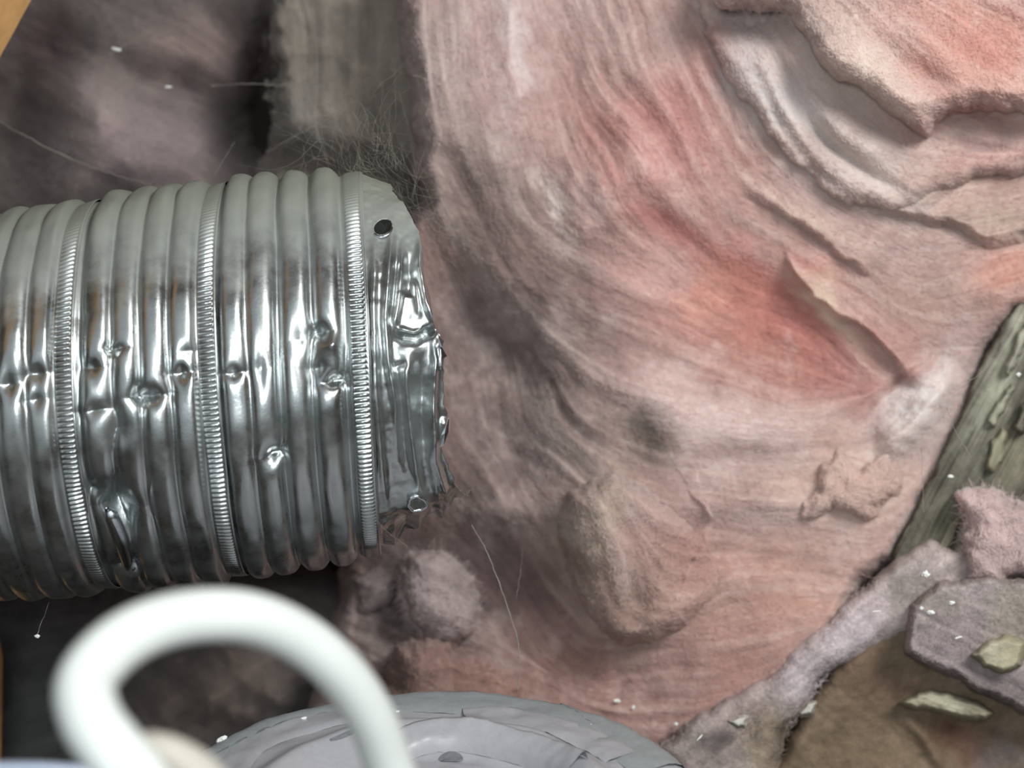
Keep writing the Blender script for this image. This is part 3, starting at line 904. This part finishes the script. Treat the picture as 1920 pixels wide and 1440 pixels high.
cap = bpy.data.objects.new('taped_cap', None); col.objects.link(cap); cap.location = (capC[0], capC[1], -0.42)
tag(cap, 'round grey cylinder with tape-wrapped rounded lid at the bottom edge', 'duct cap')
bpy.context.view_layer.update()


def clink(name, me, label=None):
    o = link(name, me, cap); o.matrix_parent_inverse = cap.matrix_world.inverted()
    if label: o['label'] = label
    return o


rn = np.concatenate([np.linspace(0.02, 0.85, 90), np.linspace(0.86, 1.0, 30)])
th = np.linspace(0, 2 * np.pi, 300, endpoint=False)
RN, TH = np.meshgrid(rn, th, indexing='ij')
clink('lid', make_mesh('lid', cap_pt(RN, TH).reshape(-1, 3), grid_faces(len(rn), len(th), True), M_tape))
side = np.stack([cap_pt(np.full_like(th, 1.0), th)] + [np.stack([capC[0] + CR * np.cos(th), capC[1] + CR * np.cos(tilt) * np.sin(th), np.full_like(th, z)], -1) for z in (-0.18, -0.30, -0.42)], 0)
clink('cylinder_wall', make_mesh('cylinder_wall', side.reshape(-1, 3), grid_faces(4, len(th), True), M_tape2))


def cap_ray(px, py):
    d = P(px, py, 1.0)
    t = (capC @ CE_n) / (d @ CE_n)
    q = d * t - capC
    return np.hypot(q @ CE_x, q @ CE_y) / CR, math.atan2(q @ CE_y, q @ CE_x)


def tape_strip(pts, width, lift, mat, label=None, name='tape_strip'):
    """a strip of tape lying on the lid along a line given in picture points"""
    c = smooth_pts([cap_ray(*p) for p in pts], 10)
    xy = np.stack([c[:, 0] * np.cos(c[:, 1]), c[:, 0] * np.sin(c[:, 1])], -1)
    t = np.gradient(xy, axis=0); t /= np.linalg.norm(t, axis=1)[:, None]
    nn = np.stack([-t[:, 1], t[:, 0]], -1)
    rows = []
    ks = np.linspace(-1, 1, 9)
    jag = 0.0015 * fbm(np.arange(len(xy)) * 3.0, np.arange(len(xy)) * 0.0, 6, 3, 201)
    for k in ks:
        tp = np.sqrt(np.clip(1 - np.linspace(-1, 1, len(xy)) ** 2, 0.0, 1))[:, None] if mat is M_stain else 1.0
        q = xy + nn * (k * width / 2 / CR + jag[:, None] * k) * tp
        r_, a_ = np.hypot(q[:, 0], q[:, 1]), np.arctan2(q[:, 1], q[:, 0])
        rows.append(cap_pt(np.clip(r_, 0, 1.0), a_, np.full(len(r_), lift * (1 - abs(k) ** 6) + 0.0002) + 0.0003 * fbm(r_ * 300, a_ * 200 + 9 * k, 12, 2, 210)))
    V = np.stack(rows, 1)
    return clink(name, make_mesh(name, V.reshape(-1, 3), grid_faces(len(xy), 9), mat), label)


tape_strip([(330, 1440), (420, 1392), (520, 1345), (610, 1322), (700, 1318), (860, 1315), (960, 1320), (1060, 1345), (1170, 1395), (1240, 1445)], 0.022, 0.0010, M_tape2, 'duller outer ring of tape')
tape_strip([(430, 1445), (470, 1400), (560, 1362), (650, 1345), (740, 1345)], 0.014, 0.0009, M_tape)
tape_strip([(870, 1345), (960, 1345), (1050, 1368), (1120, 1395), (1170, 1425)], 0.016, 0.0012, M_tape)
tape_strip([(720, 1400), (790, 1380), (870, 1378), (960, 1395), (1040, 1425), (1080, 1450)], 0.010, 0.0042, M_tape, 'raised shiny fold of tape')
tape_strip([(822, 1395), (845, 1393), (868, 1396)], 0.0050, 0.0002, M_stain, 'dark oval scuff', 'scuff_mark')
tape_strip([(1050, 1322), (1080, 1340), (1110, 1360)], 0.0022, 0.0010, M_stain, 'dark wrinkle in the tape', 'wrinkle')
tape_strip([(395, 1425), (450, 1396), (520, 1365), (545, 1355)], 0.0018, 0.0010, M_stain, 'dark gap along the tape edge', 'wrinkle')
tape_strip([(888, 1346), (970, 1342), (1050, 1352)], 0.0007, 0.0004, M_stain, 'thin dark crack in the tape', 'wrinkle')
tape_strip([(620, 1400), (650, 1390), (690, 1378), (730, 1368)], 0.0012, 0.0008, M_stain, None, 'wrinkle')
M_white = plain('white_plaster', (232, 236, 232), 0.7, 0, 900, 0.4, 0.0004, 0.06)


# ------------------------------------------------------------------ white cable loop, close to the viewer
M_cable = plain('white_vinyl', (192, 197, 194), 0.5, 0, 500, 0.05, 0.0002, 0.02)
M_plug = plain('grey_plug', (166, 162, 152), 0.6, 0, 500, 0.1, 0.0002, 0.04)
cab = bpy.data.objects.new('white_cable', None); col.objects.link(cab); cab.location = tuple(P(740, 1600, 0.30))
tag(cab, 'thick white cable looping up in front of the duct, out of focus', 'cable')
bpy.context.view_layer.update()
cpts = [(790, 1640, .325), (765, 1540, .322), (728, 1430, .318), (690, 1335, .312), (630, 1252, .305), (550, 1190, .298), (460, 1157, .29), (360, 1156, .282), (270, 1180, .273), (200, 1226, .265), (160, 1285, .258), (172, 1350, .252), (212, 1408, .248), (262, 1470, .246), (300, 1530, .246)]
cp = smooth_pts(cpts, 10)
cw = np.interp(np.arange(len(cp)) / (len(cp) - 1), [0, .22, .36, .5, .64, .76, .86, 1], [50, 48, 49, 47, 50, 55, 57, 57])
pts = P(cp[:, 0], cp[:, 1], cp[:, 2])
o = link('sheath', tube_mesh('sheath', pts, cw.mean() * 0.283 / FPX, M_cable, 28), cab); o.matrix_parent_inverse = cab.matrix_world.inverted()

pp = smooth_pts([(420, 1520, .27), (380, 1462, .268), (325, 1425, .266), (270, 1412, .264), (235, 1420, .262)], 8)
pr = np.interp(np.linspace(0, 1, len(pp)), [0, .6, .8, .92, 1], [46, 42, 38, 30, 10]) * 0.265 / FPX
po = link('grey_plug', tube_mesh('grey_plug', P(pp[:, 0], pp[:, 1], pp[:, 2]), pr, M_plug, 24))
tag(po, 'blurred beige grey plug crossing the white cable at the bottom edge', 'plug')
M_pale_green = plain('pale_green_plastic', (196, 224, 176), 0.4, 0, 500, 0.05, 0.0002, 0.02)
gp = [P(236 + 4 * k, 1415 + 1.0 * k, .2405) for k in range(6)]
go = link('pale_green_spot', tube_mesh('pale_green_spot', gp, np.array([.3, .8, 1, 1, .8, .3]) * 11 * .24 / FPX, M_pale_green, 14), cab); go.matrix_parent_inverse = cab.matrix_world.inverted(); go['label'] = 'small pale green spot on the cable'  # small pale green bump on the cable sheath

# ------------------------------------------------------------------ timbers and stones at the right


def streak(x, y, ang, a=1.0, seed=300, along=160, across=9):
    c = math.cos(math.radians(ang)); s = math.sin(math.radians(ang))
    u = x * c + y * s; v = -x * s + y * c
    return a * fbm(u / along * across, v, across, 4, seed)


def timber(name, label, poly, plane, cols, base, roll=10, thick=0.05, grain=None, gamp=0.0009, lump=0.0015, cat='timber', step=3.0, edge=4, esize=30, hfun=None, group=None, fuzz=0):
    def dep(x, y):
        d = plane(x, y) - lump * fbm(x, y, 130, 4, 310) - 0.0003 * fbm(x, y, 14, 3, 311)
        if grain is not None: d = d - gamp * streak(x, y, grain)
        if hfun: d = d - hfun(x, y)
        return d

    def cf(x, y):
        c = np.broadcast_to(lin(base), np.shape(x) + (3,)).copy()
        ux = x + 16 * fbm(x, y, 50, 3, 320); uy = y + 16 * fbm(x, y, 50, 3, 330)
        for cx, cy, rx, ry, rot, c3, st in cols:
            a = (st * np.clip(gauss(ux, uy, cx, cy, rx * .75, ry * .75, rot) * 1.5, 0, 1))[..., None]
            c = c * (1 - a) + lin(c3) * a
        t = 1 + 0.16 * fbm(x, y, 26, 4, 340)
        if grain is not None: t = t + 0.16 * streak(x, y, grain, seed=350)
        return np.clip(c * t[..., None], 0.01, 0.9)
    o = link(name, relief(name, poly, dep, step, roll, thick, M_stone, cf, edge, esize, smooth_edge=False))
    if fuzz:
        fo = fibres('dust_fuzz', fuzz, in_poly(poly, 0), FULL[name], o, (6, 18), 0.0016, 0.4, None, 0, 1.0, 3, 1.2, cf)
    return tag(o, label, cat, group)


# weathered board running down the right edge
timber('weathered_board', 'weathered greenish grey rough board rising along the right edge',
       [(1990, 470), (1880, 590), (1815, 720), (1765, 850), (1720, 935), (1680, 1010), (1650, 1090), (1740, 1150), (1990, 1150)],
       lambda x, y: 0.660 + 0.00002 * (x - 1800), [(1900, 640, 20, 70, 25, (168, 168, 152), .8), (1860, 760, 18, 80, 28, (160, 160, 144), .8), (1900, 860, 40, 40, 0, (140, 136, 118), .7), (1780, 1000, 40, 60, 30, (126, 124, 106), .7), (1830, 900, 20, 60, 25, (92, 92, 84), .6)],
       (106, 103, 93), 12, 0.05, -62, 0.0030, 0.002)
board = bpy.data.objects['weathered_board']
for k, (pg, c3) in enumerate([([(1880, 700), (1900, 640), (1930, 590), (1945, 600), (1915, 665), (1892, 712)], (176, 176, 160)), ([(1850, 790), (1872, 745), (1900, 715), (1906, 730), (1884, 772), (1862, 806)], (160, 160, 142)),
                             ([(1846, 880), (1856, 830), (1880, 800), (1892, 815), (1880, 860), (1862, 892)], (148, 146, 124)), ([(1895, 800), (1915, 760), (1945, 735), (1945, 770), (1915, 815)], (120, 116, 104)), ([(1755, 1030), (1775, 985), (1800, 965), (1796, 1010), (1775, 1045)], (132, 130, 112))]):
    def _d(x, y): return 0.652 - 0.0010 * streak(x, y, -62, seed=360) + 0 * x
    def _c(x, y, c3=c3): return np.clip(lin(c3) * (1 + 0.2 * streak(x, y, -62, seed=365))[..., None], 0.01, 0.9)
    link('bark_sliver', relief('bark_sliver', pg, _d, 2.5, 10, 0.012, M_stone, _c, 4, 20, smooth_edge=False), board)
# long dusty edge strip
timber('dusty_ledge', 'lavender grey dust covered timber edge running diagonally below the pink batt',
       [(1230, 1400), (1300, 1350), (1400, 1300), (1480, 1240), (1550, 1170), (1610, 1110), (1680, 1060), (1740, 1020), (1830, 1040), (1860, 1100), (1760, 1180), (1640, 1200), (1560, 1255), (1520, 1310), (1470, 1390), (1450, 1500), (1270, 1500)],
       lambda x, y: 0.642 - 0.00001 * (y - 1200), [(1600, 1180, 40, 60, 45, (206, 194, 198), .9), (1510, 1270, 40, 60, 50, (206, 194, 198), .9), (1400, 1350, 60, 30, -30, (170, 154, 150), .8), (1700, 1110, 40, 30, 0, (150, 142, 138), .7), (1330, 1400, 60, 40, 0, (150, 138, 134), .7), (1440, 1400, 40, 60, 0, (146, 132, 112), .8)],
       (188, 175, 172), 40, 0.016, -38, 0.0005, 0.0025, edge=14, esize=70, fuzz=9000)
timber('brown_stone', 'brown rough stone filling the lower right corner below the dusty edge',
       [(1720, 1148), (1640, 1178), (1575, 1240), (1530, 1300), (1478, 1380), (1440, 1460), (1440, 1520), (1990, 1520), (1990, 1330), (1850, 1260)],
       lambda x, y: 0.650 + 0.00003 * (y - 1300), [(1620, 1260, 70, 60, 30, (120, 100, 84), .7), (1800, 1390, 60, 40, 30, (116, 88, 74), .8), (1600, 1400, 90, 60, 0, (132, 114, 94), .7), (1690, 1290, 40, 30, 0, (140, 116, 100), .6), (1880, 1420, 40, 30, 0, (110, 102, 106), .6)],
       (128, 113, 95), 34, 0.018, None, 0, 0.003, cat='stone', hfun=lambda x, y: ridge(x, y, [(1690, 1340), (1740, 1390), (1770, 1450)], 0.005, 10) - 0.008 * gauss(x, y, 1800, 1400, 60, 40))
timber('grey_block', 'dusty mauve grey block with a sharp lower edge at the right',
       [(1703, 1135), (1698, 1226), (1770, 1262), (1850, 1305), (1990, 1372), (1990, 1090), (1860, 1080), (1760, 1090)],
       lambda x, y: 0.618 + 0.00002 * (x - 1800), [(1780, 1200, 60, 50, 0, (156, 142, 144), .7), (1880, 1290, 50, 30, 20, (112, 104, 104), .7), (1760, 1130, 40, 24, 0, (160, 150, 144), .7), (1900, 1150, 40, 50, 0, (150, 142, 128), .6)],
       (164, 153, 152), 16, 0.026, 26, 0.0004, 0.0016, cat='block', fuzz=2500)
# things lying on them
timber('pale_stone', 'pale cream stone chip lying on the grey block', [(1822, 1228), (1850, 1196), (1890, 1190), (1925, 1205), (1915, 1250), (1880, 1262), (1845, 1250)],
       lambda x, y: 0.606 + 0 * x, [(1860, 1215, 20, 14, 0, (200, 194, 172), .6)], (172, 166, 142), 12, 0.012, None, 0, 0.002, cat='stone', step=2)
timber('pale_wood_chip', 'long pale grey chip on the brown stone under the grey block', [(1682, 1318), (1720, 1298), (1780, 1298), (1840, 1318), (1866, 1338), (1850, 1352), (1790, 1346), (1730, 1334)],
       lambda x, y: 0.634 + 0 * x, [(1760, 1315, 40, 12, 10, (190, 188, 164), .7)], (164, 158, 136), 12, 0.014, 14, 0.0006, 0.001, cat='chip', step=2)
timber('mortar_chip', 'white mortar chip on the dusty edge near the bottom', [(1362, 1352), (1385, 1342), (1402, 1345), (1398, 1362), (1384, 1368)], lambda x, y: 0.618 + 0 * x, [], (196, 194, 186), 6, 0.006, None, 0, 0.001, cat='chip', step=1.5)
timber('mortar_chip', 'white mortar flake hanging on the lower side of the dusty edge', [(1495, 1336), (1512, 1322), (1528, 1318), (1520, 1336), (1502, 1346)], lambda x, y: 0.622 + 0 * x, [], (190, 188, 178), 6, 0.006, None, 0, 0.001, cat='chip', step=1.5)
layer('insulation_tuft', 'pinkish grey tuft of insulation caught on the weathered board at right',
      [(1800, 930), (1850, 915), (1900, 940), (1960, 960), (1960, 1110), (1910, 1085), (1880, 1120), (1835, 1100), (1800, 1060), (1810, 1000)],
      0.628, lambda x, y: 0.003 * fbm(x, y, 60, 3, 91), roll=48, thick=0.022, tint=(206, 186, 184), amt=0.85, edge=14, nf=150)

# ------------------------------------------------------------------ timber at the left, rail bottom left
M_wood = plain('bare_pine', (206, 160, 104), 0.7, 0, 120, 0.3, 0.0008, 0.15)


def prism(name, poly, d0, d1, mat):
    n = len(poly)
    v = [P(x, y, d1) - np.array([0, d1 - d0, 0]) for x, y in poly] + [P(x, y, d1) for x, y in poly]
    f = [tuple(range(n)), tuple(range(2 * n - 1, n - 1, -1))] + [(k, n + k, n + (k + 1) % n, (k + 1) % n) for k in range(n)]
    me = make_mesh(name, v, f, mat, smooth=False)
    o = link(name, me)
    bv = o.modifiers.new('bevel', 'BEVEL'); bv.width = 0.002; bv.segments = 2
    return o


tag(prism('wooden_brace', [(66, -4), (-4, 124), (-260, 590), (-420, 500), (-60, -160), (150, -160)], 0.43, 0.47, M_wood), 'bare orange pine brace crossing the upper left corner', 'timber')
tag(prism('wooden_stud', [(8, 1232), (4, 1500), (-120, 1500), (-120, 1180), (-2, 1180)], 0.66, 0.70, M_wood), 'thin sliver of bare pine stud at the lower left edge', 'timber')
M_rail = plain('pale_blue_metal', (190, 200, 220), 0.35, 0.3, 300, 0.05, 0.0002, 0.04)
rp = [(-120, 1446, .30), (0, 1441, .30), (80, 1441, .30), (150, 1447, .30), (190, 1460, .30)]
ro = link('metal_rod', tube_mesh('metal_rod', [P(*q) for q in smooth_pts(rp, 5)], 12 * .30 / FPX, M_rail, 16))
tag(ro, 'blurred pale blue rod along the bottom left edge behind the white cable', 'rod')

# ------------------------------------------------------------------ cobwebs and crumbs
M_web = plain('dusty_web', (150, 144, 136), 0.9, 0, None, 0, 0, 0.1)
WEBS = [([(-10, 222, .70), (60, 262, .70), (150, 305, .70), (240, 335, .69), (290, 348, .68)], 2.2, 'long dusty cobweb strand sloping down to the duct at upper left'),
        ([(395, 160, .72), (470, 157, .72), (520, 160, .72), (565, 157, .72)], 1.4, 'horizontal cobweb strand across the dark gap above the duct'),
        ([(150, 130, .74), (200, 105, .74), (250, 75, .74), (290, 60, .74)], 1.1, 'faint cobweb strand rising past the white flake at upper left'),
        ([(205, 132, .73), (260, 150, .73), (278, 160, .73), (288, 174, .73), (298, 174, .73)], 1.2, 'short kinked cobweb thread left of the dark gap'),
        ([(500, 285, .70), (540, 262, .70), (590, 235, .70), (600, 228, .70)], 1.0, 'cobweb thread rising to the grey strip above the duct'),
        ([(585, 0, .68), (595, 120, .68), (592, 230, .68), (615, 310, .66)], 0.9, 'thin vertical cobweb thread on the grey brown strip'),
        ([(885, 985, .60), (915, 1040, .60), (945, 1120, .60), (970, 1200, .60), (974, 1260, .58), (970, 1296, .56)], 1.7, 'long cobweb strand hanging from the torn duct to the cap'),
        ([(980, 1030, .62), (975, 1080, .62), (968, 1120, .62)], 0.7, 'short cobweb thread right of the long hanging strand'),
        ([(1775, 765, .60), (1795, 815, .60), (1822, 858, .60)], 0.9, 'cobweb thread crossing to the weathered board at right'),
        ([(1885, 640, .60), (1850, 690, .60), (1790, 735, .60)], 0.8, 'cobweb thread along the edge of the weathered board, upper'),
        ([(1728, 840, .60), (1730, 900, .60), (1732, 960, .60)], 0.8, 'vertical cobweb thread below the white fluffy ridge'),
        ([(400, 330, .62), (425, 290, .64), (440, 265, .66)], 0.8, 'cobweb thread standing up from the middle of the duct'),
        ([(70, 1190, .56), (80, 1160, .56), (92, 1130, .55)], 1.4, 'short cobweb hanging under the duct at lower left'),
        ([(690, 960, .50), (730, 1000, .52), (764, 1025, .54)], 0.7, 'fine cobweb thread below the lower fixing hole')]
for pl, wpx, lab in WEBS:
    q = smooth_pts(pl, 8)
    q[:, 0] += 1.2 * fbm(np.arange(len(q)) * 5.0, q[:, 1], 9, 2, 400); q[:, 1] += 1.5 * fbm(q[:, 0], np.arange(len(q)) * 5.0, 9, 2, 410)
    rad = wpx * 0.46 * q[:, 2] / FPX * (1 + 0.5 * fbm(np.arange(len(q)) * 4.0, q[:, 0] * 0, 7, 2, 420))
    o = link('cobweb_strand', tube_mesh('cobweb_strand', P(q[:, 0], q[:, 1], q[:, 2]), np.clip(rad, 1e-5, 1), M_web, 6))
    tag(o, lab, 'cobweb', 'cobweb strands')


def crumb(px, py, d, sx, sy, label, mat=M_white, group='white crumbs', rot=0.0):
    sx *= 0.85; sy *= 0.7
    n1, n2 = 7, 9
    v = []
    for i in range(n1):
        for j in range(n2):
            a_ = math.pi * (i + 0.5) / n1; b_ = 2 * math.pi * j / n2
            k = 1 + 0.35 * rng.uniform(-1, 1)
            x = sx * math.sin(a_) * math.cos(b_) * k; y = sy * math.sin(a_) * math.sin(b_) * k; z = min(sx, sy) * math.cos(a_) * k * .7
            v.append(P(px + x * math.cos(rot) - y * math.sin(rot), py + x * math.sin(rot) + y * math.cos(rot), d) + np.array([0, z * d / FPX, 0]))
    f = [tuple(q) for q in grid_faces(n1, n2, True)] + [tuple(range(n2))[::-1], tuple((n1 - 1) * n2 + k for k in range(n2))]
    o = link('plaster_crumb', make_mesh('plaster_crumb', v, f, mat, smooth=False))
    return tag(o, label, 'crumb', group)


def capd(px, py):
    r_, a_ = cap_ray(px, py)
    return float(cap_pt(np.array(min(r_, .99)), np.array(a_), np.array(0.0))[1])


def dmain1(x, y):
    return float(d_main(np.array([float(x)]), np.array([float(y)]))[0])


crumb(415, 1387, capd(415, 1387) - .001, 12, 7, 'largest white flake on the grey cap beside the cable loop', rot=-.5)
crumb(492, 1362, capd(492, 1362) - .001, 3.5, 3, 'tiny white crumb on the grey cap inside the cable loop')
crumb(566, 1350, capd(566, 1350) - .001, 11, 6, 'pale flake on the grey cap just left of the cable', rot=-.5)
crumb(586, 1336, capd(586, 1336) - .001, 5, 3, 'small white crumb touching the cable above the pale flake')
crumb(742, 1335, capd(742, 1335) - .001, 9, 3.5, 'flat pale flake on the grey cap right of the cable', rot=-.2)
crumb(786, 1329, capd(786, 1329) - .001, 7, 3, 'pale greenish flake near the top of the grey cap', rot=-.2)
crumb(880, 1357, capd(880, 1357) - .001, 9, 3, 'white flake above the raised tape fold', rot=-.1)
crumb(1110, 1364, capd(1110, 1364) - .001, 5, 8, 'bright white flake at the dark wrinkle of the cap', rot=-.4)
crumb(1138, 1386, capd(1138, 1386) - .001, 4, 4, 'little white crumb on the right shoulder of the cap')
crumb(1157, 1314, dmain1(1157, 1314) - .004, 7, 5, 'white crumb on pink insulation above the cap, larger of two')
crumb(1188, 1326, dmain1(1188, 1326) - .004, 3.5, 5, 'white crumb on pink insulation above the cap, smaller of two')
crumb(1268, 1357, dmain1(1268, 1357) - .004, 4, 4, 'pinkish crumb on the insulation near the dusty edge')
crumb(218, 92, .73, 10, 4, 'bright white flake caught in the cobweb at upper left', rot=.25)
crumb(316, 163, .73, 7, 3, 'white speck right of the kinked cobweb thread')
crumb(70, 1193, .56, 6, 5, 'pale speck hanging below the duct at lower left')
crumb(1735, 1076, .60, 9, 10, 'pale crumb on the top of the dusty edge')
crumb(1746, 1148, .605, 7, 6, 'white crumb at the left end of the grey block')
crumb(1728, 1140, .605, 5, 4, 'small white crumb on the corner of the grey block')
crumb(1785, 1130, .605, 6, 5, 'white crumb on the upper face of the grey block')
crumb(1798, 1195, .603, 8, 2.5, 'thin white sliver on the face of the grey block', rot=-.3)
crumb(1783, 893, .63, 6, 5, 'cream crumb at the edge of the weathered board')
crumb(1910, 702, .63, 5, 5, 'white speck on the weathered board at the right edge')
crumb(1644, 1146, .60, 9, 1.6, 'thin white splinter on the dusty edge', rot=-.1)
crumb(1312, 1383, .61, 9, 2, 'pale splinter at the bottom end of the dusty edge', rot=-.8)


def _tangle(n):
    x = rng.normal(700, 60, n); y = rng.normal(300, 34, n) + np.clip(x - 700, 0, 200) * 0.9
    return x, y


def _web_col(x, y):
    return np.broadcast_to(lin((128, 124, 116)), np.shape(x) + (3,)).copy()


tg = fibres('cobweb_tangle', 200, _tangle, lambda x, y: 0.60 + 0.02 * fbm(x, y, 90, 2, 600), None, (70, 200), 0.01, 0.15, None, 0, 1.2, 8, 0.6, _web_col)
tag(tg, 'grey tangle of fine dusty cobweb around the top of the torn duct end', 'cobweb')
